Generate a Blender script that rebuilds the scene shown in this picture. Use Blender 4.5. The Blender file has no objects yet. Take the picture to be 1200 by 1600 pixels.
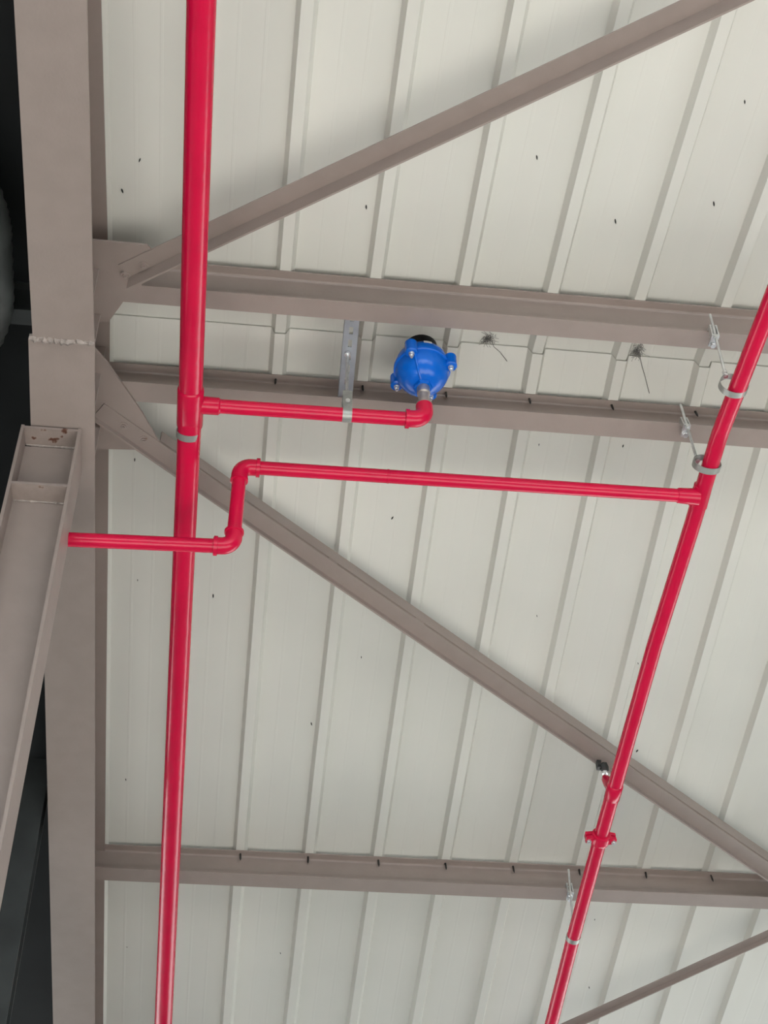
import bpy, bmesh, math, random
from mathutils import Vector, Matrix
random.seed(4)
C = bpy.context.scene.collection
sc = bpy.context.scene

# ---------------------------------------------------------------- camera
# world: X along the purlins, Y away from the viewer down the slope, Z up; the lens is the origin, the floor 1.6 m below
def camera():
    p, r, y = 0.7858, -0.0269, -0.1341
    cp, sp = math.cos(p), math.sin(p)
    fwd = Vector((0, cp, sp)); up = Vector((0, -sp, cp)); right = Vector((1, 0, 0))
    cr, sr = math.cos(r), math.sin(r)
    right, up = right*cr + up*sr, up*cr - right*sr
    R = Matrix.Rotation(y, 3, 'Z')
    right, up, fwd = R@right, R@up, R@fwd
    cam = bpy.data.cameras.new('camera')
    cam.sensor_fit = 'VERTICAL'; cam.sensor_height = 24.0
    cam.lens = 2282.06/1600*24.0
    cam.clip_start = 0.05
    o = bpy.data.objects.new('camera', cam); C.objects.link(o)
    o.matrix_world = Matrix(((right.x, up.x, -fwd.x, 0), (right.y, up.y, -fwd.y, 0), (right.z, up.z, -fwd.z, 0), (0, 0, 0, 1)))
    sc.camera = o
camera()

# ---------------------------------------------------------------- light and exposure
w = bpy.data.worlds.new('sky'); sc.world = w; w.use_nodes = True
bg = w.node_tree.nodes['Background']
bg.inputs[0].default_value = (0.66, 0.85, 1.0, 1); bg.inputs[1].default_value = 0.55
sun = bpy.data.lights.new('sun', 'SUN'); sun.energy = 8.0; sun.angle = math.radians(1.0); sun.color = (1, 0.985, 0.96)
so = bpy.data.objects.new('sun', sun); C.objects.link(so)
SUN_DIR = Vector((0.03, 0.44, -0.89))          # direction the light travels: comes in from the right and behind
so.rotation_euler = SUN_DIR.to_track_quat('-Z', 'Y').to_euler()
sc.view_settings.view_transform = 'Standard'; sc.view_settings.look = 'None'
sc.view_settings.gamma = 1.0; sc.view_settings.use_curve_mapping = False
sc.view_settings.exposure = 2.1

# ---------------------------------------------------------------- materials
def mat(name, col, rough=0.5, metal=0.0, var=0.08, scale=6.0, bump=0.0, bscale=60.0, stops=None, coat=0.0, spec=0.5):
    m = bpy.data.materials.new(name); m.use_nodes = True
    nt = m.node_tree; b = nt.nodes['Principled BSDF']
    tc = nt.nodes.new('ShaderNodeTexCoord')
    n = nt.nodes.new('ShaderNodeTexNoise'); n.inputs['Scale'].default_value = scale; n.inputs['Detail'].default_value = 5
    nt.links.new(tc.outputs['Object'], n.inputs['Vector'])
    r = nt.nodes.new('ShaderNodeValToRGB'); nt.links.new(n.outputs['Fac'], r.inputs[0])
    cr = r.color_ramp
    d = tuple(c*(1-var) for c in col); l = tuple(min(1, c*(1+var)) for c in col)
    cr.elements[0].position = 0.35; cr.elements[0].color = (*d, 1)
    cr.elements[1].position = 0.65; cr.elements[1].color = (*l, 1)
    if stops:
        for e in stops:
            x = cr.elements.new(e[0]); x.color = (*e[1], 1)
    nt.links.new(r.outputs[0], b.inputs['Base Color'])
    b.inputs['Specular IOR Level'].default_value = spec; b.inputs['Roughness'].default_value = rough; b.inputs['Metallic'].default_value = metal
    b.inputs['Coat Weight'].default_value = coat; b.inputs['Coat Roughness'].default_value = 0.15
    if bump:
        n2 = nt.nodes.new('ShaderNodeTexNoise'); n2.inputs['Scale'].default_value = bscale; n2.inputs['Detail'].default_value = 3
        nt.links.new(tc.outputs['Object'], n2.inputs['Vector'])
        bp = nt.nodes.new('ShaderNodeBump'); bp.inputs['Strength'].default_value = bump; bp.inputs['Distance'].default_value = 0.004
        nt.links.new(n2.outputs['Fac'], bp.inputs['Height']); nt.links.new(bp.outputs[0], b.inputs['Normal'])
    return m

M = {}
M['sheet'] = mat('cream_coated_sheet', (0.660, 0.648, 0.588), 0.45, 0, 0.035, 1.3)
M['steel'] = mat('taupe_painted_steel', (0.290, 0.235, 0.208), 0.42, 0, 0.03, 14, 0.12, 90)
M['weld'] = mat('painted_weld_bead', (0.33, 0.28, 0.25), 0.4, 0, 0.22, 60, 0.8, 120)
M['rusty'] = mat('taupe_steel_with_rust', (0.290, 0.235, 0.208), 0.5, 0, 0.06, 26, 0.2, 90, stops=[(0.67, (0.20, 0.13, 0.10)), (0.71, (0.10, 0.035, 0.02))])
M['red'] = mat('red_gloss_paint', (0.56, 0.004, 0.044), 0.22, 0, 0.05, 7, 0.25, 30, spec=0.33)
M['zinc'] = mat('zinc_plated_steel', (0.72, 0.73, 0.73), 0.28, 0.85, 0.12, 40, 0.1, 200)
M['strap'] = mat('galvanised_strap', (0.36, 0.365, 0.34), 0.45, 0.7, 0.12, 30)
M['strut'] = mat('galvanised_strut', (0.36, 0.38, 0.41), 0.45, 0.6, 0.10, 20)
M['blue'] = mat('blue_epoxy_casting', (0.002, 0.115, 0.55), 0.2, 0, 0.06, 12, 0.3, 60, spec=0.35)
M['nipple'] = mat('nickel_grey_nipple', (0.55, 0.50, 0.47), 0.32, 0.85, 0.15, 40)
M['black'] = mat('black_plastic', (0.012, 0.012, 0.012), 0.5)
M['label'] = mat('pale_rating_plate', (0.55, 0.57, 0.56), 0.5)
M['darkbolt'] = mat('dark_screw_steel', (0.03, 0.03, 0.028), 0.5, 0.4)
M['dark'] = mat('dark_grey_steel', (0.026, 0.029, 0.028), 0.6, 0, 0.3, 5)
M['shade_black'] = mat('shade_black_sheet', (0.005, 0.0065, 0.007), 0.8, 0, 0.3, 4)  # near-black base colour stands in for the shade of the left bay
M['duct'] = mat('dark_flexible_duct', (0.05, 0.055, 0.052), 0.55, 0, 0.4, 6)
M['concrete'] = mat('concrete_floor', (0.40, 0.395, 0.385), 0.85, 0, 0.10, 1.0)
M['web'] = mat('grey_cobweb', (0.16, 0.15, 0.14), 0.9)

# ---------------------------------------------------------------- helpers
def link(name, me, m, parent=None, smooth=False, auto=None):
    o = bpy.data.objects.new(name, me); C.objects.link(o)
    if m: me.materials.append(m)
    if parent: o.parent = parent
    if smooth:
        for p in me.polygons: p.use_smooth = True
        if auto:
            try: me.set_sharp_from_angle(angle=math.radians(auto))
            except Exception: pass
    return o
def obj(name, bm, m, parent=None, smooth=False, auto=40):
    bmesh.ops.recalc_face_normals(bm, faces=bm.faces)
    me = bpy.data.meshes.new(name); bm.to_mesh(me); bm.free()
    o = link(name, me, M[m], None, smooth, auto)
    if parent:
        o.parent = parent
        o.matrix_parent_inverse = Matrix.Translation(-parent.location)
    return o
def thing(name, label, cat, loc=(0, 0, 0), group=None):
    o = bpy.data.objects.new(name, None); C.objects.link(o); o.location = loc
    o.empty_display_size = 0.05
    tag(o, label, cat, group); return o
def tag(o, label, cat, group=None):
    o['label'] = label; o['category'] = cat
    if group: o['group'] = group
    return o
def structure(name, label=None):
    o = bpy.data.objects.new(name, None); C.objects.link(o); o['kind'] = 'structure'
    if label: o['label'] = label; o['category'] = name.split('_')[0]
    return o

def prism(bm, pts, vec):
    """pts: 3-D polygon; extruded along vec."""
    vec = Vector(vec)
    a = [bm.verts.new(Vector(p)) for p in pts]; b = [bm.verts.new(Vector(p)+vec) for p in pts]
    n = len(pts)
    bm.faces.new(a); bm.faces.new(list(reversed(b)))
    for i in range(n):
        bm.faces.new((a[i], b[i], b[(i+1) % n], a[(i+1) % n]))
def box(bm, lo, hi):
    (x0, y0, z0), (x1, y1, z1) = lo, hi
    prism(bm, [(x0, y0, z0), (x1, y0, z0), (x1, y1, z0), (x0, y1, z0)], (0, 0, z1-z0))
def frame(d, ref=None):
    d = Vector(d).normalized()
    ref = Vector(ref) if ref is not None else (Vector((0, 0, 1)) if abs(d.z) < 0.9 else Vector((1, 0, 0)))
    u = (ref - d*ref.dot(d)).normalized(); v = d.cross(u)
    return d, u, v
def tube(bm, path, rad, seg=20, caps=True):
    """swept circle; rad a number or one radius per path point."""
    P = [Vector(p) for p in path]; n = len(P)
    R = rad if isinstance(rad, (list, tuple)) else [rad]*n
    T = [((P[min(i+1, n-1)]-P[max(i-1, 0)])) for i in range(n)]
    for i in range(n):
        if T[i].length < 1e-7: T[i] = T[i-1].copy()
        T[i].normalize()
    d, u, v = frame(T[0]); rings = []
    for i in range(n):
        u = (u - T[i]*u.dot(T[i])).normalized(); v = T[i].cross(u)
        rings.append([bm.verts.new(P[i]+R[i]*(u*math.cos(2*math.pi*k/seg)+v*math.sin(2*math.pi*k/seg))) for k in range(seg)])
    for i in range(n-1):
        for k in range(seg):
            bm.faces.new((rings[i][k], rings[i][(k+1) % seg], rings[i+1][(k+1) % seg], rings[i+1][k]))
    if caps:
        bm.faces.new(rings[0]); bm.faces.new(list(reversed(rings[-1])))
def steps(path_r, o, d):
    """lathe along axis d from o: list of (distance, radius)."""
    return [Vector(o)+Vector(d).normalized()*s for s, _ in path_r], [r for _, r in path_r]
def lathe(bm, prof, o, d, seg=24):
    d, u, v = frame(d); o = Vector(o); rings = []
    for s, r in prof:
        rings.append([bm.verts.new(o+d*s+r*(u*math.cos(2*math.pi*k/seg)+v*math.sin(2*math.pi*k/seg))) for k in range(seg)])
    for i in range(len(prof)-1):
        for k in range(seg):
            bm.faces.new((rings[i][k], rings[i][(k+1) % seg], rings[i+1][(k+1) % seg], rings[i+1][k]))
    bm.faces.new(rings[0]); bm.faces.new(list(reversed(rings[-1])))
def fillet(pts, r, n=8):
    """round the corners of a polyline."""
    P = [Vector(p) for p in pts]; out = [P[0]]
    for i in range(1, len(P)-1):
        a = (P[i-1]-P[i]).normalized(); b = (P[i+1]-P[i]).normalized()
        ang = a.angle(b); t = r/math.tan(ang/2)
        s, e = P[i]+a*t, P[i]+b*t
        c = P[i]+(a+b).normalized()*(r/math.sin(ang/2))
        va, vb = s-c, e-c
        tot = va.angle(vb)
        for k in range(n+1):
            f = k/n
            out.append(c+(va*math.sin((1-f)*tot)+vb*math.sin(f*tot))/math.sin(tot))
    out.append(P[-1]); return out

# ---------------------------------------------------------------- planes of the roof
Y0 = 3.126                                     # the change of pitch
def zU(Y): return 3.996+(Y-Y0)*math.tan(0.0374)      # underside of the ribs, upper pitch
def zL(Y): return 3.9903+(Y-Y0)*math.tan(-0.2205)    # lower pitch
nU = Vector((0, -math.sin(0.0374), math.cos(0.0374))); tU = Vector((0, math.cos(0.0374), math.sin(0.0374)))
nL = Vector((0, math.sin(0.2205), math.cos(0.2205))); tL = Vector((0, math.cos(0.2205), -math.sin(0.2205)))
X = Vector((1, 0, 0))

# ================================================================ SETTING
floor = structure('floor')
b = bmesh.new(); box(b, (-30, -30, -1.8), (40, 40, -1.6)); obj('slab', b, 'concrete', floor)
wall = structure('wall_left_backdrop')  # added black backdrop, kept high to let side light in underneath
b = bmesh.new(); box(b, (-1.30, -0.6, 3.0), (-1.22, 10.0, 4.4)); obj('blocking_panel', b, 'shade_black', wall)

ceiling = structure('ceiling')
back = structure('ceiling')                            # unseen roofs added to shape the light from the yard
PITCH, FLAT, SIDE, DEPTH = 0.30, 0.036, 0.014, 0.033
def profile(k0, k1):
    """cross-section of one sheet from the right foot of rib k0 to that of rib k1."""
    pts = []
    for k in range(k0, k1):
        x = 0.0605+PITCH*k                              # left edge of rib k
        a = x+FLAT+SIDE
        if k == k0: pts += [(x+FLAT+0.002, 0.004), (a, DEPTH)]
        else: pts += [(a, DEPTH)]
        for f in (0.33, 0.66):                          # two faint stiffening beads in each pan
            c = a+(PITCH-FLAT-2*SIDE)*f
            pts += [(c-0.006, DEPTH), (c-0.003, DEPTH-0.0004), (c+0.003, DEPTH-0.0004), (c+0.006, DEPTH)]
        n = 0.0605+PITCH*(k+1)
        pts += [(n-SIDE, DEPTH), (n, 0.0), (n+FLAT, 0.0)]
    pts += [(pts[-1][0]+0.0035, 0.008)]
    return pts
def roof_panel(k0, k1, stations):
    """stations: list of (Y, Z) of the rib undersides along the slope."""
    b = bmesh.new(); pr = profile(k0, k1); T = 0.0016
    rows = []
    for (y, z) in stations:
        rows.append(([b.verts.new((x, y, z+h)) for x, h in pr], [b.verts.new((x, y, z+h+T)) for x, h in pr]))
    n = len(pr)
    for r0, r1 in zip(rows, rows[1:]):
        for i in range(n-1):
            b.faces.new((r0[0][i], r0[0][i+1], r1[0][i+1], r1[0][i]))
            b.faces.new((r0[1][i], r1[1][i], r1[1][i+1], r0[1][i+1]))
        b.faces.new((r0[0][0], r1[0][0], r1[1][0], r0[1][0])); b.faces.new((r0[0][-1], r0[1][-1], r1[1][-1], r1[0][-1]))
    for r in (rows[0], rows[-1]):
        for i in range(n-1): b.faces.new((r[0][i], r[1][i], r[1][i+1], r[0][i+1]))
    return obj('roof_panel', b, 'sheet', ceiling)
for k0 in range(-3, 39, 3):
    roof_panel(k0, k0+3, [(-0.6, zU(-0.6)), (3.035, zU(3.035)), (3.126, zL(3.126)+0.011), (3.22, zL(3.22)+0.010)])
    roof_panel(k0, k0+3, [(3.126, zL(3.126)), (9.5, zL(9.5))])
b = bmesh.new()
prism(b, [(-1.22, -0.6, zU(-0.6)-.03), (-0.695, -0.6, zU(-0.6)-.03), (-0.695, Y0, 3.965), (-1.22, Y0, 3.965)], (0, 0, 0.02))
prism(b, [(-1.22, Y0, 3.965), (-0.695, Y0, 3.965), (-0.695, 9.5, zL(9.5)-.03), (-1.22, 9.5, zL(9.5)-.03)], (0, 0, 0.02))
obj('shade_black_soffit', b, 'shade_black', ceiling)  # soffit coloured black for the shade of the left bay
b = bmesh.new()                                        # unseen roof added to keep sun off the ground at left
prism(b, [(-14, -0.6, zU(-0.6)), (-1.32, -0.6, zU(-0.6)), (-1.32, Y0, 4.0), (-14, Y0, 4.0)], (0, 0, 0.02))
prism(b, [(-14, Y0, 4.0), (-1.32, Y0, 4.0), (-1.32, 10, zL(10)), (-14, 10, zL(10))], (0, 0, 0.02))
obj('roof_panel', b, 'sheet', back)

# unseen roof added behind the viewer, so sun falls in a strip of yard
b = bmesh.new(); prism(b, [(-14, -14, 3.7), (14, -14, 3.7), (14, -3.5, 3.9), (-14, -3.5, 3.9)], (0, 0, 0.06)); obj('roof_panel', b, 'sheet', back)
for x0, x1 in ((-14, -2.6), (5.2, 14)):                 # ... and unseen roofs added to limit that sunlit strip at both ends
    b = bmesh.new(); prism(b, [(x0, -3.5, 3.92), (x1, -3.5, 3.92), (x1, -0.62, 3.92), (x0, -0.62, 3.92)], (0, 0, 0.06)); obj('roof_panel', b, 'sheet', back)
for nm, x in (('wall_right_blocker', 12.5), ('wall_outer_blocker', -13.6)):   # unseen walls added to cut light from both sides
    e = structure(nm); b = bmesh.new(); box(b, (x, -14, -1.6), (x+0.1, 10, 3.6)); obj('blocking_panel', b, 'shade_black', e)
far = structure('wall_back_blocker')  # unseen wall added to cut light from beyond the eave
b = bmesh.new(); box(b, (-1.25, 9.5, -1.6), (2.2, 9.6, 2.50)); obj('blocking_panel', b, 'sheet', far)

# ================================================================ STRUCTURAL STEEL
# roof rafter: bent I-beam running down the slope at the left
def bfU(Y): return 3.742-0.052*Y if Y > 1.4 else 3.6692+0.0374*(Y-1.4)
def bfL(Y): return 4.178-0.198*Y
KY = 2.905                                            # weld where the rafter changes direction
raf = thing('roof_rafter', 'wide taupe steel I-beam rafter running down the left side above the column', 'rafter', (-0.595, KY, 3.59))
def slab(b, x0, x1, ya, za, yb, zb, t):
    prism(b, [(x0, ya, za), (x1, ya, za), (x1, yb, zb), (x0, yb, zb)], (0, 0, t))
b = bmesh.new(); slab(b, -0.688, -0.500, 1.4, bfU(1.4), KY, bfU(KY), 0.012); slab(b, -0.688, -0.500, -0.5, bfU(-0.5), 1.4, bfU(1.4), 0.012); obj('bottom_flange', b, 'steel', raf)
b = bmesh.new(); slab(b, -0.703, -0.500, KY+0.012, bfL(KY+0.012)-0.001, 3.40, bfL(3.40)-0.001, 0.013); obj('bottom_flange', b, 'steel', raf)
b = bmesh.new(); slab(b, -0.679, -0.500, 3.40, bfL(3.40), 8.2, bfL(8.2), 0.012); obj('bottom_flange', b, 'steel', raf)
b = bmesh.new()
prism(b, [(-0.599, -0.5, bfU(-0.5)+0.012), (-0.599, 1.4, bfU(1.4)+0.012), (-0.599, KY, bfU(KY)+0.012), (-0.599, 8.2, bfL(8.2)+0.012), (-0.599, 8.2, zL(8.2)-0.014), (-0.599, Y0, 3.978), (-0.599, -0.5, zU(-0.5)-0.014)], (0.008, 0, 0))
obj('web', b, 'steel', raf)
b = bmesh.new()
slab(b, -0.688, -0.500, -0.5, zU(-0.5)-0.014, Y0, 3.98, 0.012); slab(b, -0.688, -0.500, Y0, 3.98, 8.2, zL(8.2)-0.014, 0.012)
obj('top_flange', b, 'steel', raf)
b = bmesh.new()                                        # lumpy weld across the kink
pts = []; rr = []
for i in range(33):
    f = i/32; pts.append((-0.700+0.198*f, KY+0.005+random.uniform(-.003, .003), bfU(KY)+0.008)); rr.append(0.014+random.uniform(-.004, .003))
tube(b, pts, rr, 8); obj('weld_bead', b, 'weld', raf, True)
for yy, ht in ((2.80, 0), (2.985, 0), (3.215, 0), (3.40, 0)):   # web stiffeners on the near side
    zb = (bfU(yy) if yy < KY else bfL(yy))+0.012; zt = (zU(yy) if yy < Y0 else zL(yy))-0.014
    b = bmesh.new(); prism(b, [(-0.591, yy, zb), (-0.512, yy, zb), (-0.512, yy, zt), (-0.591, yy, zt)], (0, 0.008, 0)); obj('web_stiffener', b, 'steel', raf)
def bolt(parent, p, n, r=0.011, h=0.010, m='steel', washer=True, name='bolt'):
    b = bmesh.new(); n = Vector(n).normalized(); prof = []
    if washer: lathe(b, [(0, r*1.6), (0.003, r*1.6)], p, n, 14)
    lathe(b, [(0.003 if washer else 0, r), (h, r)], p, n, 6)
    lathe(b, [(h, r*0.55), (h+0.007, r*0.5)], p, n, 8)
    return obj(name, b, m, parent)
# gusset plates lie flat, level with the purlin bottoms, and carry the braces
def plate(name, pts, zf, t, parent):
    b = bmesh.new(); prism(b, [(x, y, zf(y)) for x, y in pts], (0, 0, t)); return obj(name, b, 'steel', parent)
gz1 = lambda y: zU(y)-0.152
gz2 = lambda y: zL(y)-0.156
g1 = plate('gusset_plate', [(-0.590, 2.690), (-0.360, 2.693), (-0.345, 2.712), (-0.200, 2.640), (-0.225, 2.735), (-0.377, 2.846), (-0.385, 2.912), (-0.432, 2.916), (-0.481, 3.006), (-0.590, 3.05)], gz1, 0.009, raf)
g2 = plate('gusset_plate', [(-0.590, 3.06), (-0.490, 3.176), (-0.372, 3.351), (-0.313, 3.457), (-0.290, 3.49), (-0.378, 3.494), (-0.466, 3.499), (-0.590, 3.505)], gz2, 0.009, raf)

# purlins: 140 mm I-beams whose tops carry the ribs
def purlin(label, y, z, n, t, x1, name='roof_purlin', group=None):
    root = thing(name, label, 'purlin', (0.5, y, z))
    top = Vector((0, y, z)); x0 = -0.59
    H, W, TF = 0.140, 0.073, 0.007
    def quad(s0, s1, h0, h1):
        b = bmesh.new()
        pts = [top+t*s0-n*h0, top+t*s1-n*h0, top+t*s1-n*h1, top+t*s0-n*h1]
        prism(b, [(x0, p.y, p.z) for p in pts], (x1-x0, 0, 0)); return b
    obj('top_flange', quad(0, W, 0.0015, TF), 'steel', root)
    b = bmesh.new(); c = W/2; e, fr = 0.0028, 0.007
    prof = [(c-e-fr, TF), (c-e-fr*.3, TF+fr*.3), (c-e, TF+fr), (c-e, H-TF-fr), (c-e-fr*.3, H-TF-fr*.3), (c-e-fr, H-TF), (c+e+fr, H-TF), (c+e, H-TF-fr), (c+e, TF+fr), (c+e+fr, TF)]
    prism(b, [Vector((x0, 0, 0))+Vector((0, (top+t*a-n*d).y, (top+t*a-n*d).z)) for a, d in prof], (x1-x0, 0, 0)); obj('web', b, 'steel', root)
    obj('bottom_flange', quad(0, W, H-TF, H), 'steel', root)
    return root
p1 = purlin('upper taupe steel purlin crossing just above the blue valve, brace meets its left end', 2.857, zU(2.857), nU, tU, 4.8)
p2 = purlin('middle taupe steel purlin passing behind the blue valve', 3.278, zL(3.278), nL, tL, 4.8)
p3 = purlin('lowest taupe steel purlin crossing near the bottom of the photo', 5.531, zL(5.531), nL, tL, 5.2)
# self-drilling screws whose points come through the top flanges
def screws(root, y, z, n, t, ks):
    for k in ks:
        p = Vector((0.0605+PITCH*k+FLAT/2+random.uniform(-.004, .004), 0, 0))+Vector((0, y, z))+t*0.017-n*0.0065
        b = bmesh.new(); pts, r = steps([(0, .0042), (.026, .0042), (.038, .001)], p, -n+X*random.uniform(-.06, .06)); tube(b, pts, r, 6)
        obj('screw_point', b, 'darkbolt', root)
screws(p2, 3.278, zL(3.278), nL, tL, (0, 1, 2, 3, 4, 5))
screws(p3, 5.531, zL(5.531), nL, tL, (0, 1, 2, 3, 4, 5, 6, 7))

# braces: steel angles bolted under the gussets
def angle_brace(b, A, B, n, side, leg=0.065, t=0.006, up=False, drop=None):
    """flat leg from line A-B across to `side`, second leg down (or up) off the far (or near) edge."""
    A, B = Vector(A), Vector(B); d = (B-A).normalized(); s = n.cross(d).normalized()
    if s.dot(Vector(side)) < 0: s = -s
    if up:
        pts = [Vector(), s*leg, s*leg+n*t, s*t+n*t, s*t+n*leg, n*leg]
    else:
        drop = drop or leg
        pts = [Vector(), s*leg, s*leg-n*drop, s*(leg-t)-n*drop, s*(leg-t)-n*t, -n*t]
        # flat leg hangs below the plane
    prism(b, [A+p for p in pts], B-A)
away = (0, 1, 0)
br1 = thing('roof_brace', 'taupe angle brace rising from the upper gusset to the top right corner', 'brace', (-0.031, 2.485, 3.81))
A1 = Vector((-0.45, 2.775, gz1(2.775))); B1 = Vector((1.70, 1.290, gz1(1.290)))
b = bmesh.new(); angle_brace(b, A1, B1, nU, away, 0.061, drop=0.062); obj('steel_angle', b, 'steel', br1)
for p in ((-0.433, 2.812), (-0.376, 2.768)): bolt(g1, (p[0]+.005, p[1], gz1(p[1])-0.006), -nU, 0.010, 0.009, 'rusty')
br2 = thing('roof_brace', 'taupe double angle brace running diagonally down from the lower gusset to the right edge', 'brace', (0.342, 3.885, 3.66))
A2 = Vector((-0.500, 3.325, gz2(3.325))); B2 = Vector((2.62, 5.468, gz2(5.468)))
d2 = (B2-A2).normalized()
b = bmesh.new(); angle_brace(b, A2, B2, nL, away, 0.065, drop=0.030); obj('lower_angle', b, 'steel', br2)
b = bmesh.new(); angle_brace(b, A2+d2*0.235+nL*0.009, A2+d2*3.66+nL*0.009, nL, away, 0.065, up=True); obj('upper_angle', b, 'steel', br2)
for f in (1.02, 1.45):                                  # rusty packers between the two angles
    c = A2+d2*f+nL*0.0045; s = nL.cross(d2); s = s if s.y > 0 else -s
    b = bmesh.new(); prism(b, [c-d2*.02-nL*.0045+s*.001, c+d2*.02-nL*.0045+s*.001, c+d2*.02+nL*.0045+s*.001, c-d2*.02+nL*.0045+s*.001], s*0.05); obj('packer', b, 'rusty', br2)
for p in ((-0.437, 3.402), (-0.368, 3.449)): bolt(g2, (p[0]+.004, p[1], gz2(p[1])-0.006), -nL, 0.010, 0.009, 'rusty')
br3 = thing('roof_brace', 'thin taupe angle brace crossing the bottom right corner below the lowest purlin', 'brace', (2.0, 6.05, 3.17))
A3 = Vector((1.25, 6.66, zL(6.66)-0.15)); B3 = Vector((3.3, 5.00, zL(5.00)-0.15))
b = bmesh.new(); angle_brace(b, A3, B3, nL, away, 0.042, 0.005, drop=0.027); obj('steel_angle', b, 'steel', br3)

# column under the rafter
col = thing('steel_column', 'taupe H-section column with rusty stiffener plates meeting the rafter at the left', 'column', (-0.633, 3.295, -1.6))
XL, XR, YA, YB, YW = -0.731, -0.541, 3.215, 3.375, 3.293
def ctop(y): return bfL(y)-0.009
for x in (XL, XR-0.010):
    b = bmesh.new(); prism(b, [(x, YA, -1.6), (x, YB, -1.6), (x, YB, ctop(YB)), (x, YA, ctop(YA))], (0.010, 0, 0)); obj('flange', b, 'steel', col)
b = bmesh.new(); box(b, (XL+.010, YW, -1.6), (XR-.010, YW+.007, ctop(YW+.007))); obj('web', b, 'steel', col)
b = bmesh.new(); slab(b, XL+.010, XR-.010, YA+.002, ctop(YA)-.012, YW, ctop(YA)-.012, 0.010); obj('cap_plate', b, 'rusty', col)
b = bmesh.new(); box(b, (XL+.010, YA+.002, 3.264), (XR-.010, YW, 3.274)); obj('stiffener_plate', b, 'rusty', col)
for z in (3.264, ctop(YA)-.013):
    b = bmesh.new(); pts = []; rr = []
    for i in range(25):
        pts.append((XL+.014+(XR-XL-.028)*i/24, YW-.003, z)); rr.append(.0035+random.uniform(-.0015, .002))
    tube(b, pts, rr, 6); obj('weld_bead', b, 'weld', col, True)

# dark neighbouring bay at the left edge
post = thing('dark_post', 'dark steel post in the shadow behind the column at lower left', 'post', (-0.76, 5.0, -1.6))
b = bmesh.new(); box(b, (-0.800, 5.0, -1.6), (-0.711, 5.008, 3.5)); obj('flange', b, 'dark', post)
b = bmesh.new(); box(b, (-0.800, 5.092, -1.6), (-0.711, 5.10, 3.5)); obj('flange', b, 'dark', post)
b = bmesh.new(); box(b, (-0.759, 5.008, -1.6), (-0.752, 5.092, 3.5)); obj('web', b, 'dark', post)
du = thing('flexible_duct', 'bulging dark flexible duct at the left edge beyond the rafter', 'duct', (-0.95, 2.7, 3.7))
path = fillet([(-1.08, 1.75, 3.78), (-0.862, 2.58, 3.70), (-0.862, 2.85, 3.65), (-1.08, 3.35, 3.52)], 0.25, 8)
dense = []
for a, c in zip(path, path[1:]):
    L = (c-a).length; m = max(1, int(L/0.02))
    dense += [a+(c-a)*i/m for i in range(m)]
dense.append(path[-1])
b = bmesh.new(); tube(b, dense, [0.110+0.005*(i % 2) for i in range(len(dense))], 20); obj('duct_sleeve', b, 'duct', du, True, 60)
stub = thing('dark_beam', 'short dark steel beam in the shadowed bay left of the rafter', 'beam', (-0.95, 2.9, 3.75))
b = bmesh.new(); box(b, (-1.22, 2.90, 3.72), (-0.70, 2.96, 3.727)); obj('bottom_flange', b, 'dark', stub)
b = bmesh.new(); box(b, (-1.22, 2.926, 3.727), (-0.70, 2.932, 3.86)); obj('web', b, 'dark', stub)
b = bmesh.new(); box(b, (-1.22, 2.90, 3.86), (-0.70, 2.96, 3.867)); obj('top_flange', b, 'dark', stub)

# ================================================================ PIPEWORK
def collar(bm, p, d, r, w, lip=0.003):
    d = Vector(d).normalized(); p = Vector(p)
    pts, rr = steps([(0, r), (0.001, r+lip), (w-0.001, r+lip), (w, r)], p, d); tube(bm, pts, rr, 20)
# --- large pipe on the left
RB = 0.0378; XB = -0.196
def zB(Y): return (zU(Y) if Y < 3.10 else zL(Y)+0.001)-0.455
main = thing('sprinkler_pipe', 'thick red main pipe running the full height of the photo beside the rafter', 'pipe', (XB, 3.1, 3.53))
path = fillet([(XB+.006, -2.5, zB(-2.5)), (XB, 3.112, zU(3.112)-.455), (XB-.004, 8.1, zB(8.1))], 0.55, 10)
b = bmesh.new(); tube(b, path, RB, 28); obj('pipe_run', b, 'red', main, True)
b = bmesh.new()
pts, rr = steps([(0, RB), (.004, RB+.0035), (.012, RB+.0045), (.150, RB+.0045), (.158, RB+.0035), (.162, RB)], (XB, 3.012, zB(3.012)), (0, 1, 0.0))
tube(b, pts, rr, 28); obj('tee_body', b, 'red', main, True)
# --- branch to the valve
YBR, ZBR = 3.085, 3.542; VX, VY = 0.556, 3.072
RS = 0.0232
brn = thing('branch_pipe', 'short red branch pipe from the thick main pipe to the blue valve', 'pipe', (0.2, YBR, ZBR))
b = bmesh.new(); tube(b, [(XB+.03, YBR, ZBR), (VX-.05, YBR-.006, ZBR)], RS, 22); obj('pipe_run', b, 'red', brn, True)
b = bmesh.new(); pts, rr = steps([(0, RS+.006), (.062, RS+.0055), (.064, RS+.003), (.068, RS)], (XB+.028, YBR, ZBR), X); tube(b, pts, rr, 22); obj('tee_outlet', b, 'red', brn, True)
b = bmesh.new()
el = fillet([(VX-.062, YBR-.007, ZBR), (VX, YBR-.010, ZBR), (VX, YBR-.012, ZBR+.062)], 0.036, 8)
tube(b, el, [RS+.005]*len(el), 22)
collar(b, (VX-.064, YBR-.007, ZBR), X, RS+.004, .014, .005); obj('elbow', b, 'red', brn, True)
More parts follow.
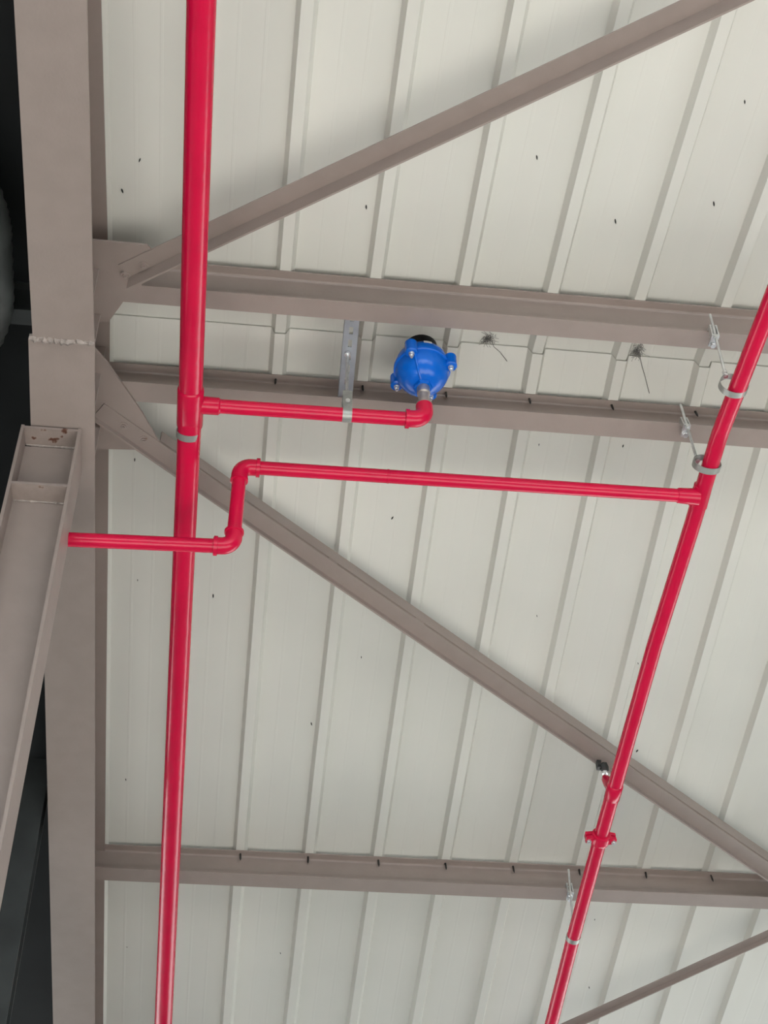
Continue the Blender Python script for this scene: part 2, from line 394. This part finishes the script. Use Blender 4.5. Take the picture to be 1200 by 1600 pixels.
# --- cross pipe with its drop
YC, ZC, ZD = 3.320, 3.519, 3.186; XJ = -0.026; YD = 3.352
cp = thing('cross_pipe', 'red offset cross pipe dropping in front of the thick pipe and ending at the column', 'pipe', (0.6, YC, ZC))
b = bmesh.new(); tube(b, [(1.525, YC-.010, ZC), (0.03, YC, ZC)], RS, 22); obj('pipe_run', b, 'red', cp, True)
b = bmesh.new(); tube(b, [(XJ, YC+.006, ZC-.04), (XJ-.004, YD, ZD+.04)], RS, 22); obj('drop_pipe', b, 'red', cp, True)
b = bmesh.new(); tube(b, [(XJ-.05, YD+.003, ZD), (-0.5415, YD+.018, ZD)], RS, 22); obj('pipe_run', b, 'red', cp, True)
b = bmesh.new(); el = fillet([(XJ+.062, YC, ZC), (XJ, YC, ZC), (XJ, YC+.006, ZC-.062)], 0.036, 8); tube(b, el, RS+.0045, 22)
collar(b, (XJ+.052, YC, ZC), X, RS+.004, .014, .005); collar(b, (XJ, YC+.0055, ZC-.052), (0, .1, -1), RS+.003, .012, .003); obj('elbow', b, 'red', cp, True)
b = bmesh.new(); el = fillet([(XJ-.004, YD-.006, ZD+.062), (XJ-.004, YD, ZD), (XJ-.066, YD+.003, ZD)], 0.036, 8); tube(b, el, RS+.0045, 22)
collar(b, (XJ-.052, YD+.003, ZD), -X, RS+.004, .014, .005); collar(b, (XJ-.004, YD-.005, ZD+.050), (0, -.1, 1), RS+.003, .012, .005); obj('elbow', b, 'red', cp, True)
b = bmesh.new(); pts, rr = steps([(0, RS), (.004, RS+.003), (.05, RS+.0055), (.075, RS+.007)], (1.448, YC-.0095, ZC), X); tube(b, pts, rr, 22); obj('tee_outlet', b, 'red', cp, True)
b = bmesh.new(); collar(b, (0.46, YC-.003, ZC), X, RS-.001, .008, .0022); obj('joint_ring', b, 'red', cp, True)
# --- right hand pipe
RR = 0.0288
def zR(Y): return (zU(Y) if Y < 3.05 else zL(Y)+.002)-0.42
rp = thing('sprinkler_pipe', 'long red pipe sloping down the right side, hung on three rods', 'pipe', (1.53, 3.1, 3.57))
path = fillet([(1.520, -2.5, zR(-2.5)), (1.540, 3.07, zU(3.07)-.42), (1.531, 3.446, zR(3.446)), (1.509, 3.95, zR(3.95)), (1.492, 4.908, zR(4.908)), (1.486, 5.45, zR(5.45)), (1.49, 8.1, zR(8.1))], 0.35, 6)
b = bmesh.new(); tube(b, path, RR, 26); obj('pipe_run', b, 'red', rp, True)
b = bmesh.new()
pts, rr = steps([(0, RR), (.003, RR+.003), (.085, RR+.003), (.088, RR)], (1.534, 3.272, zR(3.272)), (-.01, 1, -.224)); tube(b, pts, rr, 26); obj('tee_body', b, 'red', rp, True)
dP = Vector((-.018, 1, -.2242)).normalized()
cc = Vector((1.4925, 4.885, zR(4.885)))                 # grooved coupling
cg = bmesh.new()
pts, rr = steps([(-.024, RR+.001), (-.022, RR+.008), (-.014, RR+.010), (.014, RR+.010), (.022, RR+.008), (.024, RR+.001)], cc, dP); tube(cg, pts, rr, 26)
side = Vector((1, 0, 0)); nrm = side.cross(dP).normalized()
for s in (-1, 1):
    c = cc+side*s*(RR+.016)
    for q in (-1, 1):                                   # two halves of the housing meet at the bolt pads
        o = c+nrm*q*.011
        prism(cg, [o-dP*.018-side*s*.016-nrm*.008, o+dP*.018-side*s*.016-nrm*.008, o+dP*.012+side*s*.016-nrm*.008, o-dP*.012+side*s*.016-nrm*.008], nrm*.016)
cpl = obj('grooved_coupling', cg, 'red', rp)
for s in (-1, 1):
    c = cc+side*s*(RR+.021)
    low = -nrm if nrm.z > 0 else nrm
    b = bmesh.new(); lathe(b, [(-.03, .0055), (.034, .0055)], c, low, 10); lathe(b, [(.019, .010), (.027, .010)], c, low, 6); obj('bolt', b, 'zinc', cpl)

# --- hangers
def ribbon(bm, c, axis, e1, e2, pts2, wid, th):
    """closed strap: pts2 in the plane e1,e2 round c; wid along axis."""
    n = len(pts2); R = []
    for i, (x, y) in enumerate(pts2):
        px, py = pts2[i-1]; qx, qy = pts2[(i+1) % n]
        t = Vector((qx-px, qy-py)).normalized(); nx, ny = t.y, -t.x
        r = []
        for s, k in ((-1, 0), (1, 0), (1, 1), (-1, 1)):
            r.append(bm.verts.new(c+e1*(x+nx*th*k)+e2*(y+ny*th*k)+axis*(s*wid/2)))
        R.append(r)
    for i in range(n):
        a, d = R[i], R[(i+1) % n]
        for k in range(4): bm.faces.new((a[k], a[(k+1) % 4], d[(k+1) % 4], d[k]))
def hanger(label, rod_top, nut, pc, axis, pr, edge, n, t, group='threaded rod pipe hangers', rodr=0.0048, snug=False):
    """edge: near lower edge of the flange the clamp bites on; n up normal, t direction into the flange."""
    root = thing('pipe_hanger', label, 'hanger', edge, group)
    rod_top, nut, pc, edge = map(Vector, (rod_top, nut, pc, edge)); axis = Vector(axis).normalized()
    if snug: nut = pc+(nut-pc).normalized()*(pr+.012)
    b = bmesh.new(); up = (rod_top-nut).normalized(); tube(b, [rod_top, nut-up*.014], rodr, 10); obj('threaded_rod', b, 'zinc', root, True)
    # C clamp: back plate outside the flange, jaw above, jaw below, cone point screw
    x = edge.x; rp_ = rod_top+(nut-rod_top)*((rod_top.z-edge.z)/(rod_top.z-nut.z))
    b = bmesh.new(); c = Vector((rp_.x, edge.y, edge.z)); hw = .013
    def pl(s0, s1, h0, h1, x0=-hw, x1=hw):
        pts = [c+t*s0+n*h0, c+t*s1+n*h0, c+t*s1+n*h1, c+t*s0+n*h1]
        prism(b, [p+X*x0 for p in pts], X*(x1-x0))
    pl(.001, .028, .009, .016)                            # jaw over the flange
    pl(-.018, .001, .009, .016, -hw, -.006); pl(-.018, .001, .009, .016, .006, hw)
    pl(-.018, -.001, -.034, .009, -hw, -.008); pl(-.018, -.001, -.034, .009, .008, hw)
    pl(-.018, .030, -.040, -.032)                         # lower lug
    obj('beam_clamp', b, 'zinc', root)
    b = bmesh.new(); o = c+t*.020-n*.001; lathe(b, [(0, .0045), (.046, .0045)], o, -n, 8); lathe(b, [(.041, .0095), (.050, .0095)], o, -n, 6); obj('set_screw', b, 'zinc', root)
    for q in (rp_-up*.041, nut+up*.012, nut-up*.003):
        b = bmesh.new(); lathe(b, [(0, .0092), (.0095, .0092)], q, -up, 6); obj('nut', b, 'zinc', root)
    v = nut-pc; v = v-axis*v.dot(axis); h = v.length; e2 = v.normalized(); e1 = e2.cross(axis).normalized()
    rc = pc
    b = bmesh.new(); Rr = pr+.0014 if snug else (h-.003+pr)/2
    ribbon(b, rc+e2*(Rr-pr-.0008), axis, e1, e2, [(Rr*math.cos(-2*math.pi*i/40), Rr*math.sin(-2*math.pi*i/40)) for i in range(40)], .023, .0022)
    obj('pipe_ring', b, 'strap', root, True, 50)
    return root
aU = Vector((0, 1, .0374)); aL = Vector((-.03, 1, -.2242))
hanger('galvanised rod hanger on the upper purlin, topmost on the right hand red pipe', (1.505, 2.842, 3.915), (1.509, 2.862, 3.628), (1.5375, 2.872, zR(2.872)), aU, RR, (1.505, 2.861, zU(2.857)-.140), nU, tU)
hanger('galvanised rod hanger on the middle purlin, just above the tee of the right hand pipe', (1.505, 3.232, 3.905), (1.508, 3.218, 3.606), (1.5365, 3.196, 3.5455), aL, RR, (1.505, 3.247, zL(3.278)+.0020-.139), nL, tL)
hanger('galvanised rod hanger on the lowest purlin, half hidden behind the right hand pipe', (1.512, 5.486, 3.400), (1.506, 5.486, 3.135), (1.486, 5.447, zR(5.447)), aL, RR, (1.512, 5.500, zL(5.531)-.137), nL, tL, snug=True)
hanger('flat grey strap hanger round the thick red main pipe below its branch', (-0.196, 3.232, 3.89), (-0.196, 3.228, 3.63), (-0.1985, 3.192, zB(3.192)), aL, RB, (-0.196, 3.247, zL(3.278)-.137), nL, tL, snug=True)

# slotted strut across the two close purlins with its rod and clevis
st = thing('strut_channel', 'slotted grey strut channel bridging the two close purlins left of the blue valve', 'channel', (0.31, 3.05, 3.86))
S0 = Vector((0.308, 2.905, 3.873)); S1 = Vector((0.316, 3.292, 3.828)); ds = (S1-S0).normalized(); sn = X.cross(ds).normalized(); sn = sn if sn.z > 0 else -sn
def slotted(L0, L1, wdt, slots):
    b = bmesh.new()
    def P(s, x, h): return S0+ds*s+X*x+sn*h
    T = .003
    cuts = [L0]+[c for s in slots for c in (s-.014, s+.014)]+[L1]
    for i, (a, c) in enumerate(zip(cuts, cuts[1:])):
        if i % 2 == 0: prism(b, [P(a, -wdt/2, 0), P(c, -wdt/2, 0), P(c, wdt/2, 0), P(a, wdt/2, 0)], sn*T)
        else:
            for s in (-1, 1):
                x0, x1 = sorted((s*wdt/2, s*.0065)); prism(b, [P(a, x0, 0), P(c, x0, 0), P(c, x1, 0), P(a, x1, 0)], sn*T)
    for s in (-1, 1):
        x0, x1 = sorted((s*wdt/2, s*(wdt/2-T)))
        prism(b, [P(L0, x0, T), P(L1, x0, T), P(L1, x1, T), P(L0, x1, T)], sn*.038)
        x0, x1 = sorted((s*wdt/2, s*(wdt/2-.010)))
        prism(b, [P(L0, x0, .041), P(L1, x0, .041), P(L1, x1, .041), P(L0, x1, .041)], sn*T)
    return b
LS = (S1-S0).length
obj('slotted_channel', slotted(0, LS, .048, [.035, .085, .135, .185, .235, .285, .335]), 'strut', st)
ch = thing('clevis_hanger', 'grey clevis strap on a bright rod holding the branch pipe left of the valve', 'hanger', (0.303, 3.085, 3.86))
b = bmesh.new(); tube(b, [(0.306, 3.076, 3.885), (0.304, 3.084, 3.628)], .0055, 10); obj('threaded_rod', b, 'zinc', ch, True)
b = bmesh.new(); lathe(b, [(0, .011), (.010, .011)], (0.306, 3.077, 3.851), (0, 0, -1), 6); obj('nut', b, 'zinc', ch)
b = bmesh.new(); lathe(b, [(0, .010), (.009, .010)], (0.304, 3.084, 3.632), (0, 0, -1), 6); obj('nut', b, 'zinc', ch)
b = bmesh.new(); cxy = Vector((0.304, YBR-.004, ZBR)); hh = .098; rr_ = RS+.0012
out = [(rr_*math.cos(a), rr_*math.sin(a)) for a in [-(math.pi)*i/24 for i in range(25)]]
out += [(-rr_, .03), (-rr_, hh-.005), (-rr_+.005, hh), (rr_-.005, hh), (rr_, hh-.005), (rr_, .03)]
ribbon(b, cxy, X, Vector((0, 1, 0)), Vector((0, 0, 1)), out, .030, .0025); obj('clevis_strap', b, 'strap', ch)
b = bmesh.new(); lathe(b, [(-.030, .0042), (.034, .0042)], cxy+Vector((0, 0, RS+.012)), (0, 1, 0), 8); lathe(b, [(.028, .008), (.034, .008)], cxy+Vector((0, 0, RS+.012)), (0, -1, 0), 6); obj('cross_bolt', b, 'zinc', ch)

# red painted bracket to the diagonal brace
pb = thing('pipe_bracket', 'small red painted bracket with a dark clamp tying the right pipe to the diagonal brace', 'bracket', (1.50, 4.72, 3.40))
b = bmesh.new(); e = Vector((1.497, 4.712, 3.392))
lathe(b, [(-.018, .012), (-.002, .019), (.016, .019), (.022, .010)], e, (-.35, -.25, .9), 8)
prism(b, [e+Vector((-.030, -.012, -.004)), e+Vector((-.012, -.012, -.004)), e+Vector((-.012, .012, -.004)), e+Vector((-.030, .012, -.004))], (0, 0, .034)); obj('beam_clamp', b, 'darkbolt', pb)
b = bmesh.new(); lathe(b, [(0, .0065), (.05, .0065)], e, (0, .12, -1), 8); lathe(b, [(.016, .012), (.026, .012)], e, (0, .12, -1), 6); obj('threaded_rod', b, 'zinc', pb)
pcx = Vector((1.4975, 4.635, zR(4.635)))
b = bmesh.new(); top = e+Vector((0, .006, -.040))
prof = [(-.014, 0), (.014, 0), (.020, -.03), (.024, -.08), (RR+.0022, top.z*-1+pcx.z), (-RR-.0022, top.z*-1+pcx.z), (-.024, -.08), (-.020, -.03)]
# tapering lug that widens into a saddle on the pipe
sec = [(0.000, .014, .012), (.030, .022, .016), (.075, .026, .020), (.125, RR*.95, .024)]
R = []
ddir = (pcx-top).normalized(); ea = X; eb = ddir.cross(ea).normalized()
for s, hx, hy in sec:
    R.append([b.verts.new(top+ddir*s+ea*(hx*math.cos(2*math.pi*k/14))+eb*(hy*math.sin(2*math.pi*k/14))) for k in range(14)])
for r0, r1 in zip(R, R[1:]):
    for k in range(14): b.faces.new((r0[k], r0[(k+1) % 14], r1[(k+1) % 14], r1[k]))
b.faces.new(R[0]); b.faces.new(list(reversed(R[-1]))); obj('tapered_lug', b, 'red', pb, True)
b = bmesh.new(); pts, rr = steps([(-.030, RR), (-.027, RR+.0025), (.040, RR+.0025), (.043, RR)], pcx, dP); tube(b, pts, rr, 24); obj('saddle', b, 'red', pb, True)

# --- blue valve
VZ = 3.780
vv = thing('air_valve', 'round blue cast air release valve standing on the red branch pipe', 'valve', (VX, VY, VZ))
b = bmesh.new()
lathe(b, [(-.074, .020), (-.073, .034), (-.066, .052), (-.052, .069), (-.034, .081), (-.016, .088), (0, .090), (.004, .090)], (VX, VY, VZ), (0, 0, 1), 40); obj('bowl', b, 'blue', vv, True)
b = bmesh.new()
lathe(b, [(.004, .093), (.006, .096), (.018, .096), (.021, .093)], (VX, VY, VZ), (0, 0, 1), 40); obj('rim_flange', b, 'blue', vv, True)
b = bmesh.new()
lathe(b, [(.021, .090), (.040, .089), (.056, .084), (.068, .070), (.074, .052)], (VX, VY, VZ), (0, 0, 1), 40); cov = obj('cover', b, 'blue', vv, True)
b = bmesh.new()                                        # parting ridge of the casting
arc = [(-.0745, .022), (-.066, .0525), (-.052, .0695), (-.034, .0815), (-.016, .0885), (.002, .0905), (.02, .0965), (.04, .0895), (.056, .0845)]
a = math.radians(-113); tube(b, [(VX+r*math.cos(a), VY+r*math.sin(a), VZ+h) for h, r in arc], .0042, 8); obj('parting_ridge', b, 'blue', vv, True)
for deg in (-119, -25, 66, 143):
    a = math.radians(deg); c = Vector((VX+.099*math.cos(a), VY+.099*math.sin(a), VZ))
    b = bmesh.new(); lathe(b, [(-.016, .017), (-.013, .021), (.034, .021), (.038, .017)], c, (0, 0, 1), 18)
    inn = Vector((VX+.075*math.cos(a), VY+.075*math.sin(a), VZ)); s = Vector((-math.sin(a), math.cos(a), 0))*.015
    prism(b, [inn-s+Vector((0, 0, -.012)), inn+s+Vector((0, 0, -.012)), c+s+Vector((0, 0, -.012)), c-s+Vector((0, 0, -.012))], (0, 0, .044))
    lug = obj('bolt_lug', b, 'blue', vv, True, 35)
    b = bmesh.new(); lathe(b, [(0, .0095), (.004, .0095)], c+Vector((0, 0, -.016)), (0, 0, -1), 16); lathe(b, [(.004, .0078), (.013, .0078)], c+Vector((0, 0, -.016)), (0, 0, -1), 6); lathe(b, [(.013, .0045), (.022, .0042)], c+Vector((0, 0, -.016)), (0, 0, -1), 8); obj('bolt', b, 'zinc', lug)
b = bmesh.new(); lathe(b, [(.066, .050), (.080, .056), (.128, .056), (.134, .048)], (VX, VY, VZ), (0, 0, 1), 28); obj('vent_cap', b, 'black', vv, True)
for a0 in (-93, -62):
    b = bmesh.new(); R = []
    for i in range(5):
        a = math.radians(a0+4.5*i); u = Vector((math.cos(a), math.sin(a), 0))
        R.append([b.verts.new(Vector((VX, VY, VZ+h))+u*r) for h, r in ((.044, .0905), (.058, .0852), (.058, .0835), (.044, .0885))])
    for r0, r1 in zip(R, R[1:]):
        for k in range(4): b.faces.new((r0[k], r0[(k+1) % 4], r1[(k+1) % 4], r1[k]))
    b.faces.new(R[0]); b.faces.new(list(reversed(R[-1]))); obj('rating_plate', b, 'label', cov)
b = bmesh.new(); lathe(b, [(.052, .0225), (.056, .0255), (.074, .0255), (.078, .019), (.118, .018), (.122, .022), (.150, .022), (.160, .018)], (VX, YBR-.012, ZBR), (0, -.01, 1), 22)
obj('threaded_nipple', b, 'nipple', vv, True, 30)
b = bmesh.new(); lathe(b, [(0, .030), (.012, .032), (.022, .026)], (VX, VY, VZ-.088), (0, 0, 1), 6); obj('hexagon_boss', b, 'blue', vv)

# ================================================================ SMALL MARKS ON THE SHEETS
def on_pan(x, y):                                     # a point on the underside of the pan
    return Vector((x, y, (zU(y)+DEPTH if y < 3.05 else zL(y)+DEPTH)-.0005))
b = bmesh.new()
marks = [(-.40, 2.5), (-.455, 2.62), (-.41, 3.03), (.83, 2.36), (.32, 2.60), (1.13, 2.57), (1.43, 2.47), (1.17, 4.25), (.97, 4.25), (.50, 4.5), (.33, 4.85), (1.62, 4.45), (1.71, 4.9), (2.15, 4.0),
         (.40, 5.75), (.30, 6.2), (-.41, 3.68), (-.39, 4.2), (-.10, 4.25), (-.42, 5.2), (-.40, 6.2), (1.72, 5.9), (1.87, 5.87), (1.78, 6.35), (1.05, 3.5), (1.36, 3.48), (.55, 3.85), (1.45, 3.07), (1.42, 2.10), (1.62, 2.12)]
for x, y in marks:
    p = on_pan(x, y); s = random.uniform(.003, .0055); d = Vector((random.uniform(-.4, .4), 1, random.uniform(-.5, 0)))
    lathe(b, [(-s*1.6, s*.25), (-s*.5, s*.55), (s*.6, s*.5), (s*1.6, s*.15)], p-Vector((0, 0, s*.4)), d, 6)
o = obj('insect_specks', b, 'darkbolt', ceiling); o['kind'] = 'stuff'
b = bmesh.new()
for (x, y, L) in ((1.335, 3.10, .16), (.80, 3.06, .08)):
    p = on_pan(x, max(y, 3.1))
    for i in range(70):
        s = p+Vector((random.gauss(0, .008), random.gauss(0, .011), -.002))
        q = s+Vector((random.gauss(0, .012), random.gauss(.008, .012), -random.uniform(.001, .01)))
        tube(b, [s, (s+q)/2+Vector((random.gauss(0, .004), 0, -.003)), q], .0007, 4, False)
    e = p
    for i in range(5):
        f = e+Vector((.011+random.gauss(0, .006), L/5, -.001-.224*L/5)); tube(b, [e, f], .0011, 4, False); e = f
o = obj('cobweb_tufts', b, 'web', ceiling); o['kind'] = 'stuff'
